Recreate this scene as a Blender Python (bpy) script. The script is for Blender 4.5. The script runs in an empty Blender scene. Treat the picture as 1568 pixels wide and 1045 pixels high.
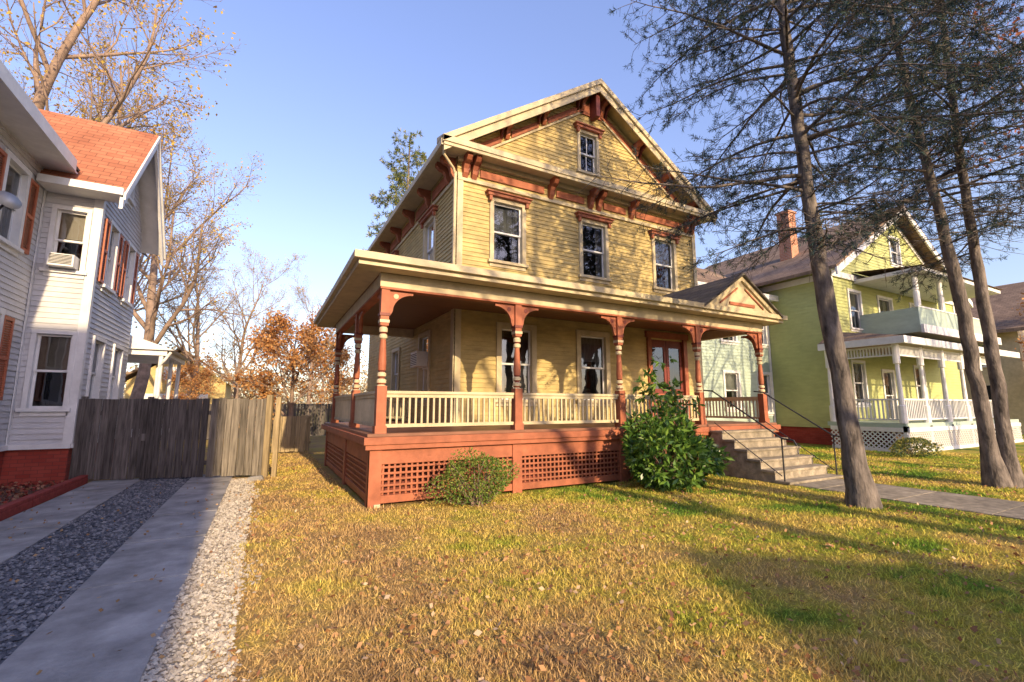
import bpy, math, random
import numpy as np
from mathutils import Vector, Matrix
R=random.Random(7); rng=np.random.default_rng(7)
V=Vector
SC=bpy.context.scene
# ------------------------------------------------------------------ materials
def mat(name,col,rough=.7,var=.15,scale=3.,bump=0.,bscale=40.,spec=.3,stretch=(1,1,1),col2=None,island=0.,trans=0.,lo=.35,hi=.65,metal=0.,dirt=0.):
    m=bpy.data.materials.new(name); m.use_nodes=True; nt=m.node_tree; N=nt.nodes; Lk=nt.links
    b=N["Principled BSDF"]; b.inputs["Roughness"].default_value=rough; b.inputs["Specular IOR Level"].default_value=spec
    b.inputs["Metallic"].default_value=metal
    tc=N.new("ShaderNodeTexCoord"); mp=N.new("ShaderNodeMapping"); mp.inputs["Scale"].default_value=stretch
    Lk.new(tc.outputs["Object"],mp.inputs["Vector"])
    n=N.new("ShaderNodeTexNoise"); n.inputs["Scale"].default_value=scale; n.inputs["Detail"].default_value=6; n.inputs["Roughness"].default_value=.6
    Lk.new(mp.outputs[0],n.inputs["Vector"])
    r=N.new("ShaderNodeValToRGB"); r.color_ramp.elements[0].position=lo; r.color_ramp.elements[1].position=hi
    c1=tuple(max(0,c*(1-var)) for c in col)+(1,); c2=tuple(min(1,c*(1+var)) for c in (col2 or col))+(1,)
    r.color_ramp.elements[0].color=c1; r.color_ramp.elements[1].color=c2
    Lk.new(n.outputs["Fac"],r.inputs[0]); out=r.outputs[0]
    if dirt>0:
        n3=N.new("ShaderNodeTexNoise"); n3.inputs["Scale"].default_value=.9; n3.inputs["Detail"].default_value=9; n3.inputs["Roughness"].default_value=.7
        Lk.new(tc.outputs["Object"],n3.inputs["Vector"])
        mr=N.new("ShaderNodeMapRange"); mr.inputs[1].default_value=.35; mr.inputs[2].default_value=.7; mr.inputs[3].default_value=1-dirt; mr.inputs[4].default_value=1.08
        Lk.new(n3.outputs["Fac"],mr.inputs[0])
        hs=N.new("ShaderNodeHueSaturation"); Lk.new(out,hs.inputs["Color"]); Lk.new(mr.outputs[0],hs.inputs["Value"]); out=hs.outputs[0]
    if island>0:
        g=N.new("ShaderNodeNewGeometry"); mr=N.new("ShaderNodeMapRange"); mr.inputs[3].default_value=1-island; mr.inputs[4].default_value=1+island
        Lk.new(g.outputs["Random Per Island"],mr.inputs[0])
        hs=N.new("ShaderNodeHueSaturation"); Lk.new(out,hs.inputs["Color"]); Lk.new(mr.outputs[0],hs.inputs["Value"]); out=hs.outputs[0]
    Lk.new(out,b.inputs["Base Color"])
    if bump>0:
        n2=N.new("ShaderNodeTexNoise"); n2.inputs["Scale"].default_value=bscale; n2.inputs["Detail"].default_value=5
        Lk.new(mp.outputs[0],n2.inputs["Vector"]); bp=N.new("ShaderNodeBump"); bp.inputs["Strength"].default_value=bump; bp.inputs["Distance"].default_value=.02
        Lk.new(n2.outputs["Fac"],bp.inputs["Height"]); Lk.new(bp.outputs[0],b.inputs["Normal"])
    if trans>0:
        t=N.new("ShaderNodeBsdfTranslucent"); Lk.new(out,t.inputs["Color"]); mx=N.new("ShaderNodeMixShader"); mx.inputs[0].default_value=trans
        Lk.new(b.outputs[0],mx.inputs[1]); Lk.new(t.outputs[0],mx.inputs[2]); Lk.new(mx.outputs[0],N["Material Output"].inputs["Surface"])
    return m
def ramp_island(name,cols,rough=.7,trans=.2,spec=.2):
    m=bpy.data.materials.new(name); m.use_nodes=True; nt=m.node_tree; N=nt.nodes; Lk=nt.links
    b=N["Principled BSDF"]; b.inputs["Roughness"].default_value=rough; b.inputs["Specular IOR Level"].default_value=spec
    g=N.new("ShaderNodeNewGeometry"); r=N.new("ShaderNodeValToRGB"); e=r.color_ramp.elements
    while len(e)<len(cols): e.new(.5)
    for i,c in enumerate(cols): e[i].position=i/(len(cols)-1); e[i].color=tuple(c)+(1,)
    Lk.new(g.outputs["Random Per Island"],r.inputs[0]); Lk.new(r.outputs[0],b.inputs["Base Color"])
    if trans>0:
        t=N.new("ShaderNodeBsdfTranslucent"); Lk.new(r.outputs[0],t.inputs["Color"]); mx=N.new("ShaderNodeMixShader"); mx.inputs[0].default_value=trans
        Lk.new(b.outputs[0],mx.inputs[1]); Lk.new(t.outputs[0],mx.inputs[2]); Lk.new(mx.outputs[0],N["Material Output"].inputs["Surface"])
    return m
def brickmat(name,c1,c2,mortar,bw,bh,order,ms=.01,rough=.85):
    m=bpy.data.materials.new(name); m.use_nodes=True; nt=m.node_tree; N=nt.nodes; Lk=nt.links
    b=N["Principled BSDF"]; b.inputs["Roughness"].default_value=rough; b.inputs["Specular IOR Level"].default_value=.2
    tc=N.new("ShaderNodeTexCoord"); s=N.new("ShaderNodeSeparateXYZ"); Lk.new(tc.outputs["Object"],s.inputs[0])
    cb=N.new("ShaderNodeCombineXYZ")
    if order=="h":
        a=N.new("ShaderNodeMath"); a.operation='ADD'; Lk.new(s.outputs[0],a.inputs[0]); Lk.new(s.outputs[1],a.inputs[1]); Lk.new(a.outputs[0],cb.inputs[0])
    else: Lk.new(s.outputs[0 if order=="x" else 1],cb.inputs[0])
    Lk.new(s.outputs[2],cb.inputs[1])
    br=N.new("ShaderNodeTexBrick"); br.inputs["Scale"].default_value=1; br.inputs["Brick Width"].default_value=bw; br.inputs["Row Height"].default_value=bh
    br.inputs["Mortar Size"].default_value=ms; br.inputs["Color1"].default_value=c1+(1,); br.inputs["Color2"].default_value=c2+(1,); br.inputs["Mortar"].default_value=mortar+(1,)
    Lk.new(cb.outputs[0],br.inputs["Vector"])
    nz=N.new("ShaderNodeTexNoise"); nz.inputs["Scale"].default_value=1.3; nz.inputs["Detail"].default_value=8; Lk.new(tc.outputs["Object"],nz.inputs["Vector"])
    mr=N.new("ShaderNodeMapRange"); mr.inputs[1].default_value=.3; mr.inputs[2].default_value=.7; mr.inputs[3].default_value=.75; mr.inputs[4].default_value=1.15; Lk.new(nz.outputs["Fac"],mr.inputs[0])
    hs=N.new("ShaderNodeHueSaturation"); Lk.new(br.outputs["Color"],hs.inputs["Color"]); Lk.new(mr.outputs[0],hs.inputs["Value"])
    Lk.new(hs.outputs[0],b.inputs["Base Color"])
    bp=N.new("ShaderNodeBump"); bp.inputs["Strength"].default_value=.5; bp.inputs["Distance"].default_value=.01; bp.invert=True
    Lk.new(br.outputs["Fac"],bp.inputs["Height"]); Lk.new(bp.outputs[0],b.inputs["Normal"])
    return m
def glassmat():
    m=bpy.data.materials.new("window_glass"); m.use_nodes=True; nt=m.node_tree; N=nt.nodes; Lk=nt.links
    N.remove(N["Principled BSDF"]); t=N.new("ShaderNodeBsdfTransparent"); t.inputs[0].default_value=(.55,.58,.6,1)
    g=N.new("ShaderNodeBsdfGlossy"); g.inputs["Roughness"].default_value=.02; g.inputs["Color"].default_value=(.9,.93,1,1)
    tc=N.new("ShaderNodeTexCoord"); n=N.new("ShaderNodeTexNoise"); n.inputs["Scale"].default_value=1.6; bp=N.new("ShaderNodeBump"); bp.inputs["Strength"].default_value=.12; bp.inputs["Distance"].default_value=.05
    Lk.new(tc.outputs["Object"],n.inputs["Vector"]); Lk.new(n.outputs["Fac"],bp.inputs["Height"]); Lk.new(bp.outputs[0],g.inputs["Normal"])
    f=N.new("ShaderNodeFresnel"); f.inputs[0].default_value=2.1; mx=N.new("ShaderNodeMixShader")
    Lk.new(f.outputs[0],mx.inputs[0]); Lk.new(t.outputs[0],mx.inputs[1]); Lk.new(g.outputs[0],mx.inputs[2]); Lk.new(mx.outputs[0],N["Material Output"].inputs["Surface"])
    return m
GLASS=glassmat()
SIDING=mat("olive_clapboard_paint",(.54,.415,.175),.65,.13,2.5,.15,60,stretch=(1,1,4),dirt=.24)
CREAM=mat("cream_trim_paint",(.57,.48,.31),.55,.1,5,.05,dirt=.22)
TERRA=mat("terracotta_paint",(.38,.125,.065),.6,.16,5,.08,30,dirt=.32)
MAROON=mat("maroon_paint",(.17,.04,.03),.5,.15,5)
WHITE=mat("white_paint",(.72,.72,.72),.5,.06,5,dirt=.12)
SHING=brickmat("grey_shingles",(.12,.11,.10),(.17,.15,.13),(.06,.055,.05),.3,.13,"y",.006)
SHINGB=brickmat("brown_shingles",(.20,.14,.10),(.27,.19,.13),(.1,.07,.05),.3,.13,"y",.006)
SHINGO=brickmat("orange_shingles",(.36,.135,.075),(.44,.18,.10),(.20,.08,.05),.3,.13,"x",.008)
BRICK=brickmat("red_painted_brick",(.30,.05,.035),(.36,.07,.05),(.20,.05,.04),.21,.075,"h",.006)
BRICKC=brickmat("chimney_brick",(.42,.16,.08),(.5,.22,.12),(.4,.35,.3),.21,.075,"h",.008)
CEIL=mat("porch_ceiling_wood",(.18,.09,.05),.45,.25,3,stretch=(1,14,1))
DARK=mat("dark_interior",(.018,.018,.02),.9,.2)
BLIND=mat("window_blind",(.45,.44,.40),.9,.1,2)
CURT=mat("curtain_cloth",(.25,.25,.26),.9,.35,7,stretch=(4,4,.3))
LSID=mat("pale_clapboard_paint",(.58,.58,.60),.6,.06,2.5,.12,60,stretch=(1,1,4),dirt=.16)
SHUT=mat("orange_shutter_paint",(.42,.14,.075),.6,.12,6)
GSID=mat("green_clapboard_paint",(.43,.46,.19),.6,.07,2.5,stretch=(1,1,4),dirt=.12)
BSID=mat("sage_clapboard_paint",(.38,.47,.40),.6,.07,2.5,stretch=(1,1,4),dirt=.1)
CONC=mat("concrete",(.36,.345,.33),.9,.28,2.2,.6,50,dirt=.4)
STEPC=mat("old_concrete_steps",(.34,.29,.22),.9,.3,6,.6,50,dirt=.4)
METAL=mat("dark_metal_rail",(.03,.03,.035),.4,.2)
FENCE=mat("weathered_fence_wood",(.105,.092,.085),.9,.5,3,.4,30,stretch=(9,9,.6),island=.35)
FENCE2=mat("pale_fence_wood",(.30,.23,.13),.8,.3,3,.3,30,stretch=(9,9,.6),island=.25)
BARK=mat("pine_bark",(.06,.052,.052),.95,.6,5,1.,18,stretch=(1.6,1.6,.5),lo=.3,hi=.7,col2=(.16,.135,.12))
TWIG=mat("brown_twigs",(.25,.18,.14),.95,.3,4)
NEED=ramp_island("pine_needles",[(.012,.03,.04),(.022,.05,.06),(.04,.075,.07),(.09,.11,.05)],.7,.12)
NEED2=ramp_island("far_pine_needles",[(.03,.07,.05),(.09,.14,.05),(.26,.27,.07),(.42,.36,.10)],.7,.25)
# ------------------------------------------------------------------ mesh builder
def link(o,parent=None):
    SC.collection.objects.link(o)
    if parent: o.parent=parent
    return o
def root(name):
    e=bpy.data.objects.new(name,None); e.empty_display_size=.3; return link(e)
class M:
    def __init__(s,name,mats,parent=None):
        s.n=name; s.m=mats; s.p=parent; s.v=[]; s.f=[]; s.i=[]
    def poly(s,pts,mi=0):
        b=len(s.v); s.v+= [tuple(p) for p in pts]; s.f.append(tuple(range(b,b+len(pts)))); s.i.append(mi)
    def hexa(s,p,mi=0):
        b=len(s.v); s.v+=[tuple(q) for q in p]
        for f in ((0,3,2,1),(4,5,6,7),(0,1,5,4),(1,2,6,5),(2,3,7,6),(3,0,4,7)):
            s.f.append(tuple(b+k for k in f)); s.i.append(mi)
    def box(s,x0,x1,y0,y1,z0,z1,mi=0):
        s.hexa([(x0,y0,z0),(x1,y0,z0),(x1,y1,z0),(x0,y1,z0),(x0,y0,z1),(x1,y0,z1),(x1,y1,z1),(x0,y1,z1)],mi)
    def fbox(s,F,u0,u1,z0,z1,n0,n1,mi=0):
        s.hexa([P(F,u0,z0,n0),P(F,u1,z0,n0),P(F,u1,z0,n1),P(F,u0,z0,n1),P(F,u0,z1,n0),P(F,u1,z1,n0),P(F,u1,z1,n1),P(F,u0,z1,n1)],mi)
    def slope(s,F,u0,z0,u1,z1,h,n0,n1,mi=0):
        s.hexa([P(F,u0,z0,n0),P(F,u1,z1,n0),P(F,u1,z1,n1),P(F,u0,z0,n1),P(F,u0,z0+h,n0),P(F,u1,z1+h,n0),P(F,u1,z1+h,n1),P(F,u0,z0+h,n1)],mi)
    def extr(s,prof,a,mi=0):
        k=len(prof); b=len(s.v); s.v+=[tuple(p) for p in prof]+[tuple(V(p)+a) for p in prof]
        s.f.append(tuple(range(b,b+k))); s.i.append(mi); s.f.append(tuple(range(b+2*k-1,b+k-1,-1))); s.i.append(mi)
        for j in range(k):
            q=(j+1)%k; s.f.append((b+j,b+q,b+k+q,b+k+j)); s.i.append(mi)
    def tube(s,pts,rs,n=6,mi=0):
        b=len(s.v); L=len(pts)
        for i,p in enumerate(pts):
            t=(pts[min(i+1,L-1)]-pts[max(i-1,0)]); 
            if t.length<1e-6: t=V((0,0,1))
            t.normalize(); ref=V((0,0,1)) if abs(t.z)<.92 else V((1,0,0))
            a=t.cross(ref).normalized(); c=t.cross(a)
            for k in range(n):
                an=2*math.pi*k/n; s.v.append(tuple(p+(a*math.cos(an)+c*math.sin(an))*rs[i]))
        for i in range(L-1):
            for k in range(n):
                q=(k+1)%n; s.f.append((b+i*n+k,b+i*n+q,b+(i+1)*n+q,b+(i+1)*n+k)); s.i.append(mi)
        s.f.append(tuple(b+(L-1)*n+k for k in range(n))); s.i.append(mi)
    def lathe(s,x,y,prof,n=12,mis=None):
        b=len(s.v)
        for z,r in prof:
            for k in range(n):
                an=2*math.pi*k/n; s.v.append((x+r*math.cos(an),y+r*math.sin(an),z))
        for i in range(len(prof)-1):
            for k in range(n):
                q=(k+1)%n; s.f.append((b+i*n+k,b+i*n+q,b+(i+1)*n+q,b+(i+1)*n+k)); s.i.append(mis[i] if mis else 0)
    def done(s,smooth=False,bevel=0):
        me=bpy.data.meshes.new(s.n); me.from_pydata(s.v,[],s.f)
        for m in s.m: me.materials.append(m)
        me.polygons.foreach_set("material_index",s.i)
        if smooth: me.polygons.foreach_set("use_smooth",[True]*len(s.f))
        me.update(); o=link(bpy.data.objects.new(s.n,me),s.p)
        if bevel:
            md=o.modifiers.new("b","BEVEL"); md.width=bevel; md.segments=2; md.limit_method='ANGLE'
        return o
def npmesh(name,verts,k,mat_,parent=None):
    n=verts.shape[0]; me=bpy.data.meshes.new(name); me.vertices.add(n*k); me.vertices.foreach_set("co",verts.reshape(-1).astype(np.float32))
    me.loops.add(n*k); me.loops.foreach_set("vertex_index",np.arange(n*k,dtype=np.int32))
    me.polygons.add(n); me.polygons.foreach_set("loop_start",np.arange(0,n*k,k,dtype=np.int32)); me.polygons.foreach_set("loop_total",np.full(n,k,dtype=np.int32))
    me.materials.append(mat_); me.update(calc_edges=True); me.validate()
    return link(bpy.data.objects.new(name,me),parent)
def unit(a): return a/np.maximum(np.linalg.norm(a,axis=1,keepdims=True),1e-9)
def leaves(name,Pt,D,L,W,mat_,parent=None):
    n=len(Pt); D=unit(D); S=unit(np.cross(D,rng.normal(size=(n,3)))); L=np.broadcast_to(np.asarray(L,float).reshape(-1,1),(n,1)); W=np.broadcast_to(np.asarray(W,float).reshape(-1,1),(n,1))
    q=np.stack([Pt,Pt+D*L*.5+S*W*.5,Pt+D*L,Pt+D*L*.5-S*W*.5],1)
    return npmesh(name,q,4,mat_,parent)
def P(F,u,z,n): 
    O,U,N=F; return (O[0]+U[0]*u+N[0]*n,O[1]+U[1]*u+N[1]*n,z+O[2])
def fr(o,u,n): return (o,u,n)
def clap(m,F,uf,z0,z1,holes=(),e=.11,mi=0,t=.02):
    z=z0
    while z<z1-1e-4:
        zt=min(z+e,z1); zm=(z+zt)/2; a,b=uf(z); c,d=uf(zt)
        if min(b-a,d-c)<.02: z=zt; continue
        iv=[(a,b)]
        for h in holes:
            if h[2]<zm<h[3]:
                nv=[]
                for (p,q) in iv:
                    if h[1]<=p or h[0]>=q: nv.append((p,q)); continue
                    if h[0]>p: nv.append((p,h[0]))
                    if h[1]<q: nv.append((h[1],q))
                iv=nv
        for (p,q) in iv:
            p2,q2=(p if p!=a else c),(q if q!=b else d)
            dz=R.uniform(-.0015,.0015)
            m.poly([P(F,p,z,t+dz),P(F,q,z,t+dz),P(F,q2,zt,.002),P(F,p2,zt,.002)],mi)
            m.poly([P(F,p,z,0),P(F,q,z,0),P(F,q,z,t+dz),P(F,p,z,t+dz)],mi)
        z=zt
def window(m,F,uc,z0,z1,w,cap=True,blind=.0,cw=.11,shut=False,curt=True,grid=False,sill=True):
    a,b=uc-w/2,uc+w/2
    m.fbox(F,a-cw,a,z0,z1,-.16,.055); m.fbox(F,b,b+cw,z0,z1,-.16,.055); m.fbox(F,a-cw-.002,b+cw+.002,z1,z1+cw,-.16,.06)
    m.fbox(F,a-cw-.05,b+cw+.05,z0-.07,z0,-.16,.10)
    m.fbox(F,a-cw,b+cw,z0-.16,z0-.07,0,.04)
    if cap:
        m.fbox(F,a-cw-.09,b+cw+.09,z1+cw+.001,z1+cw+.08,0,.15,5); m.fbox(F,a-cw-.13,b+cw+.13,z1+cw+.08,z1+cw+.115,0,.19,5)
        for u in (a-cw-.05,b+cw-.03): m.fbox(F,u,u+.08,z1+cw-.13,z1+cw,.06,.13,5)
    s=.045; zm=(z0+z1)/2
    for (za,zb,n) in ((zm-.02,z1,-.04),(z0,zm+.02,-.075)):
        m.fbox(F,a,a+s,za,zb,n-.03,n,1); m.fbox(F,b-s,b,za,zb,n-.03,n,1)
        m.fbox(F,a+s,b-s,zb-s,zb,n-.03,n,1); m.fbox(F,a+s,b-s,za,za+s,n-.03,n,1)
        if grid: m.fbox(F,uc-.012,uc+.012,za+s,zb-s,n-.028,n-.002,1)
        m.poly([P(F,a,za,n-.015),P(F,b,za,n-.015),P(F,b,zb,n-.015),P(F,a,zb,n-.015)],2)
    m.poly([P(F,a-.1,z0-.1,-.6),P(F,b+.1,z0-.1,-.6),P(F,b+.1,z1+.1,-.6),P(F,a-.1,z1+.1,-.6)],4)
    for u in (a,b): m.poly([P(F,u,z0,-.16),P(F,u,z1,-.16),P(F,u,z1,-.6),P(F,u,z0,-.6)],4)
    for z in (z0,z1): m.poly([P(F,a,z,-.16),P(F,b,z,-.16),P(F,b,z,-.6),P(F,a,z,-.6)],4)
    if blind>0:
        zb=z1-(z1-z0)*blind; m.poly([P(F,a,zb,-.14),P(F,b,zb,-.14),P(F,b,z1,-.14),P(F,a,z1,-.14)],3)
    if curt:
        for (p,q) in ((a,a+w*.22),(b-w*.22,b)):
            k=6
            for j in range(k):
                u0=p+(q-p)*j/k; u1=p+(q-p)*(j+1)/k; n0=-.2-.03*(j%2); n1=-.2-.03*((j+1)%2)
                m.poly([P(F,u0,z0,n0),P(F,u1,z0,n1),P(F,u1,z1,n1),P(F,u0,z1,n0)],3)
    if shut:
        sw=w*.5
        for (p,q) in ((a-cw-sw,a-cw-.01),(b+cw+.01,b+cw+sw)):
            m.fbox(F,p,p+.05,z0,z1,.02,.06,6); m.fbox(F,q-.05,q,z0,z1,.02,.06,6); m.fbox(F,p+.05,q-.05,z0,z0+.07,.02,.06,6); m.fbox(F,p+.05,q-.05,z1-.07,z1,.02,.06,6); m.fbox(F,p+.05,q-.05,zm-.03,zm+.03,.02,.06,6)
            z=z0+.07
            while z<z1-.1:
                m.poly([P(F,p+.05,z,.05),P(F,q-.05,z,.05),P(F,q-.05,z+.045,.025),P(F,p+.05,z+.045,.025)],6); z+=.045
    return (a-.01,b+.01,z0-.02,z1+.02)
def aircon(m,F,uc,z,w=.5,h=.36,mi=0):
    m.fbox(F,uc-w/2,uc+w/2,z,z+h,.0,.32,mi)
    for k in range(7): m.fbox(F,uc-w/2+.03,uc+w/2-.03,z+.04+k*.042*h/.36,z+.055+k*.042*h/.36,.32,.328,4)
def bracket(m,F,u,zt,d,h,w,mi=0):
    pr=[(0,0),(d,0),(d,-.2*h),(.82*d,-.34*h),(.5*d,-.42*h),(.36*d,-.62*h),(.34*d,-.8*h),(.18*d,-h),(0,-h)]
    pts=[V(P(F,u-w/2,zt+z,n)) for n,z in pr]; a=V(P(F,u+w/2,0,0))-V(P(F,u-w/2,0,0)); m.extr(pts,a,mi)
# ------------------------------------------------------------------ ground
def sheet(name,x0,x1,y0,y1,z,mt):
    m=M(name,[mt]); m.poly([(x0,y0,z),(x1,y0,z),(x1,y1,z),(x0,y1,z)]); return m.done()
def lawnmat(name,blade):
    m=bpy.data.materials.new(name); m.use_nodes=True; nt=m.node_tree; N=nt.nodes; Lk=nt.links
    b=N["Principled BSDF"]; b.inputs["Roughness"].default_value=.9; b.inputs["Specular IOR Level"].default_value=.1
    tc=N.new("ShaderNodeTexCoord")
    n=N.new("ShaderNodeTexNoise"); n.inputs["Scale"].default_value=.62; n.inputs["Detail"].default_value=12; n.inputs["Roughness"].default_value=.74; Lk.new(tc.outputs["Object"],n.inputs["Vector"])
    r=N.new("ShaderNodeValToRGB"); e=r.color_ramp.elements
    k=1.0 if blade else .6
    cs=[(.31,(.42,.27,.14)),(.41,(.62,.42,.18)),(.50,(.70,.53,.15)),(.58,(.55,.50,.09)),(.66,(.20,.33,.045)),(.8,(.12,.22,.04))]
    while len(e)<len(cs): e.new(.5)
    for i,(p,c) in enumerate(cs): e[i].position=p; e[i].color=(c[0]*k,c[1]*k,c[2]*k,1)
    s=N.new("ShaderNodeSeparateXYZ"); Lk.new(tc.outputs["Object"],s.inputs[0]); mr=N.new("ShaderNodeMapRange"); mr.interpolation_type='SMOOTHSTEP'; mr.inputs[1].default_value=.3; mr.inputs[2].default_value=6.5; mr.inputs[3].default_value=-.06; mr.inputs[4].default_value=.075
    Lk.new(s.outputs[0],mr.inputs[0]); ad=N.new("ShaderNodeMath"); Lk.new(n.outputs["Fac"],ad.inputs[0]); Lk.new(mr.outputs[0],ad.inputs[1]); Lk.new(ad.outputs[0],r.inputs[0]); out=r.outputs[0]
    if blade:
        g=N.new("ShaderNodeNewGeometry"); m2=N.new("ShaderNodeMapRange"); m2.inputs[3].default_value=.45; m2.inputs[4].default_value=1.45; Lk.new(g.outputs["Random Per Island"],m2.inputs[0])
        hs=N.new("ShaderNodeHueSaturation"); Lk.new(out,hs.inputs["Color"]); Lk.new(m2.outputs[0],hs.inputs["Value"]); out=hs.outputs[0]
        t=N.new("ShaderNodeBsdfTranslucent"); Lk.new(out,t.inputs["Color"]); mx=N.new("ShaderNodeMixShader"); mx.inputs[0].default_value=.3
        Lk.new(b.outputs[0],mx.inputs[1]); Lk.new(t.outputs[0],mx.inputs[2]); Lk.new(mx.outputs[0],N["Material Output"].inputs["Surface"])
    Lk.new(out,b.inputs["Base Color"])
    if not blade:
        n2=N.new("ShaderNodeTexNoise"); n2.inputs["Scale"].default_value=60; n2.inputs["Detail"].default_value=6; Lk.new(tc.outputs["Object"],n2.inputs["Vector"])
        bp=N.new("ShaderNodeBump"); bp.inputs["Strength"].default_value=1; bp.inputs["Distance"].default_value=.04; Lk.new(n2.outputs["Fac"],bp.inputs["Height"]); Lk.new(bp.outputs[0],b.inputs["Normal"])
    return m
sheet("ground",-300,300,-300,300,0,lawnmat("lawn_soil",False))
GRD=mat("dark_gravel_bed",(.12,.125,.14),.95,.4,30,1,80); GRL=mat("pale_gravel_bed",(.36,.31,.25),.95,.3,30,1,80)
sheet("gravel_bed",-2.25,-1.33,-2,13,.004,GRD); sheet("gravel_bed",-.53,-.12,-2,12,.004,GRL)
dr=M("driveway",[CONC])
for (a,b) in ((-3.1,-2.25),(-1.33,-.53)):
    y=-2.
    while y<13:
        h=R.uniform(.018,.03); dr.box(a,b,y+.008,min(y+1.5,13)-.008,-.05,h); y+=1.5
dr.done(bevel=.006)
pth=M("footpath",[STEPC]); y=-2.
while y<5.7:
    pth.box(9.55,11.2,y+.008,min(y+1.2,5.7)-.008,-.05,R.uniform(.015,.03)); y+=1.2
pth.done(bevel=.006)
sheet("sidewalk",-80,80,-4.2,-2.5,.008,CONC); sheet("road",-120,120,-15,-6,.008,mat("asphalt",(.05,.05,.052),.9,.2,20,.4,80))
kb=M("kerb",[CONC]); kb.box(-80,80,-6,-5.85,-.05,.12); kb.box(-80,80,-15.15,-15,-.05,.12); kb.done()
def stones(name,n,x0,x1,y0,y1,smin,smax,mt,pw=1.,ragged=0.):
    t=rng.random(n)**pw; x=x0+(x1-x0)*rng.random(n); y=y0+(y1-y0)*t
    if ragged: x=x+np.where(rng.random(n)<.35,ragged*np.abs(rng.normal(size=n))*(.5+.5*np.sin(y*2.7)),0)
    s=smin+(smax-smin)*rng.random(n)**2; base=np.array([(1,0,0),(0,1,0),(-1,0,0),(0,-1,0),(0,0,1),(0,0,-1)],float)
    v=base[None]*(1+rng.normal(size=(n,6,1))*.22)*s[:,None,None]; v[:,:,2]*=.65
    an=rng.random(n)*6.28; c,sn=np.cos(an),np.sin(an); vx=v[:,:,0]*c[:,None]-v[:,:,1]*sn[:,None]; vy=v[:,:,0]*sn[:,None]+v[:,:,1]*c[:,None]
    v=np.stack([vx+x[:,None],vy+y[:,None],v[:,:,2]+.006+s[:,None]*.3],2)
    tr=np.array([(0,1,4),(1,2,4),(2,3,4),(3,0,4),(1,0,5),(2,1,5),(3,2,5),(0,3,5)])
    me=bpy.data.meshes.new(name); f=(tr[None]+np.arange(n)[:,None,None]*6).reshape(-1,3)
    me.from_pydata(v.reshape(-1,3).tolist(),[],f.tolist()); me.materials.append(mt); me.update(); link(bpy.data.objects.new(name,me))
stones("gravel",9000,-2.24,-1.34,3.5,13,.010,.03,ramp_island("dark_gravel_stones",[(.06,.065,.08),(.12,.125,.14),(.24,.24,.25),(.10,.10,.12)],.8,0),1.4)
stones("gravel",10000,-.56,-.08,2.4,12,.008,.026,ramp_island("pale_gravel_stones",[(.28,.24,.2),(.42,.37,.3),(.55,.50,.42),(.32,.27,.22)],.8,0),1.5,.12)
def okg(x,y):
    k=(x>-.16+.08*np.sin(y*3.1)+.05*np.sin(y*7.7)+.05*rng.normal(size=len(x)))
    k&=~((x>1.45)&(x<12.2)&(y>7.62)); k&=~((x>9.5)&(x<11.25)&(y<5.75)); k&=~((x>9.3)&(x<11.8)&(y>5.6)&(y<7.8)); k&=~((x<.1)&(y>11.9))
    return k
n=380000; az=np.radians(-24+104*rng.random(n)); rr=2.+20*rng.random(n)**1.4; x=np.sin(az)*rr; y=np.cos(az)*rr; k=okg(x,y)
bare_=(np.sin(x*1.7+1)*np.sin(y*1.3+x*.6)>.78)&(rng.random(n)<.4); k&=~bare_
x=x[k];y=y[k];rr=rr[k]; n=len(x)
cl=.5+.5*np.sin(x*2.3+np.sin(y*1.9)*2)*np.sin(y*2.9+x); cl2=.5+.5*np.sin(x*9+np.sin(y*7)*2)*np.sin(y*8+x*3)
h=(.014+.034*rng.random(n)**1.3)*(.5+.6*cl+.5*cl2); w=.0022+.0006*rr
a=rng.random(n)*6.28; wx=np.cos(a)*w; wy=np.sin(a)*w; lx=rng.normal(size=n)*.024; ly=rng.normal(size=n)*.024; z0=np.zeros(n)
q=np.stack([np.stack([x-wx,y-wy,z0],1),np.stack([x+wx,y+wy,z0],1),np.stack([x+lx,y+ly,h],1)],1)
npmesh("grass",q,3,lawnmat("grass_blades",True))
n=14000; az=np.radians(-24+104*rng.random(n)); rr=2.+16*rng.random(n)**1.1; x=np.sin(az)*rr; y=np.cos(az)*rr; k=okg(x,y)&(rng.random(n)<(.3+.7*(np.sin(x*1.3+2)*np.sin(y*1.1+x*.5)>-.1))); x=x[k];y=y[k]; n=len(x)
leaves("fallen_leaves",np.stack([x,y,.012+.03*rng.random(n)],1),np.stack([rng.normal(size=n),rng.normal(size=n),rng.normal(size=n)*.35],1),.02+.055*rng.random(n)**2,.015+.035*rng.random(n),ramp_island("dead_leaves",[(.15,.07,.035),(.40,.21,.09),(.46,.28,.15),(.27,.11,.05),(.60,.45,.30)],.8,.15))
# ------------------------------------------------------------------ MAIN HOUSE
H=root("yellow_house")
FF=fr((0,9.9,0),(1,0,0),(0,-1,0)); FL=fr((3.8,0,0),(0,1,0),(-1,0,0)); FR=fr((12.2,0,0),(0,1,0),(1,0,0))
wm=M("windows",[CREAM,WHITE,GLASS,CURT,DARK,TERRA,SHUT],H)
hf=[]
for u,b in ((5.2,.45),(7.97,.0),(10.75,.5)): hf.append(window(wm,FF,u,5.2,6.75,.82,blind=b))
for u,b in ((5.45,.0),(7.85,.4)): hf.append(window(wm,FF,u,1.75,3.5,.86,cap=False,blind=b,cw=.14))
hf.append(window(wm,FF,7.85,8.3,9.5,.6,blind=0,grid=True,cw=.09,curt=False))
hl=[window(wm,FL,11.9,5.2,6.75,.82),window(wm,FL,16.0,5.2,6.75,.82),window(wm,FL,12.1,1.75,3.5,.82,cap=False),window(wm,FL,15.2,1.9,3.4,.8,cap=False)]
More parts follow.
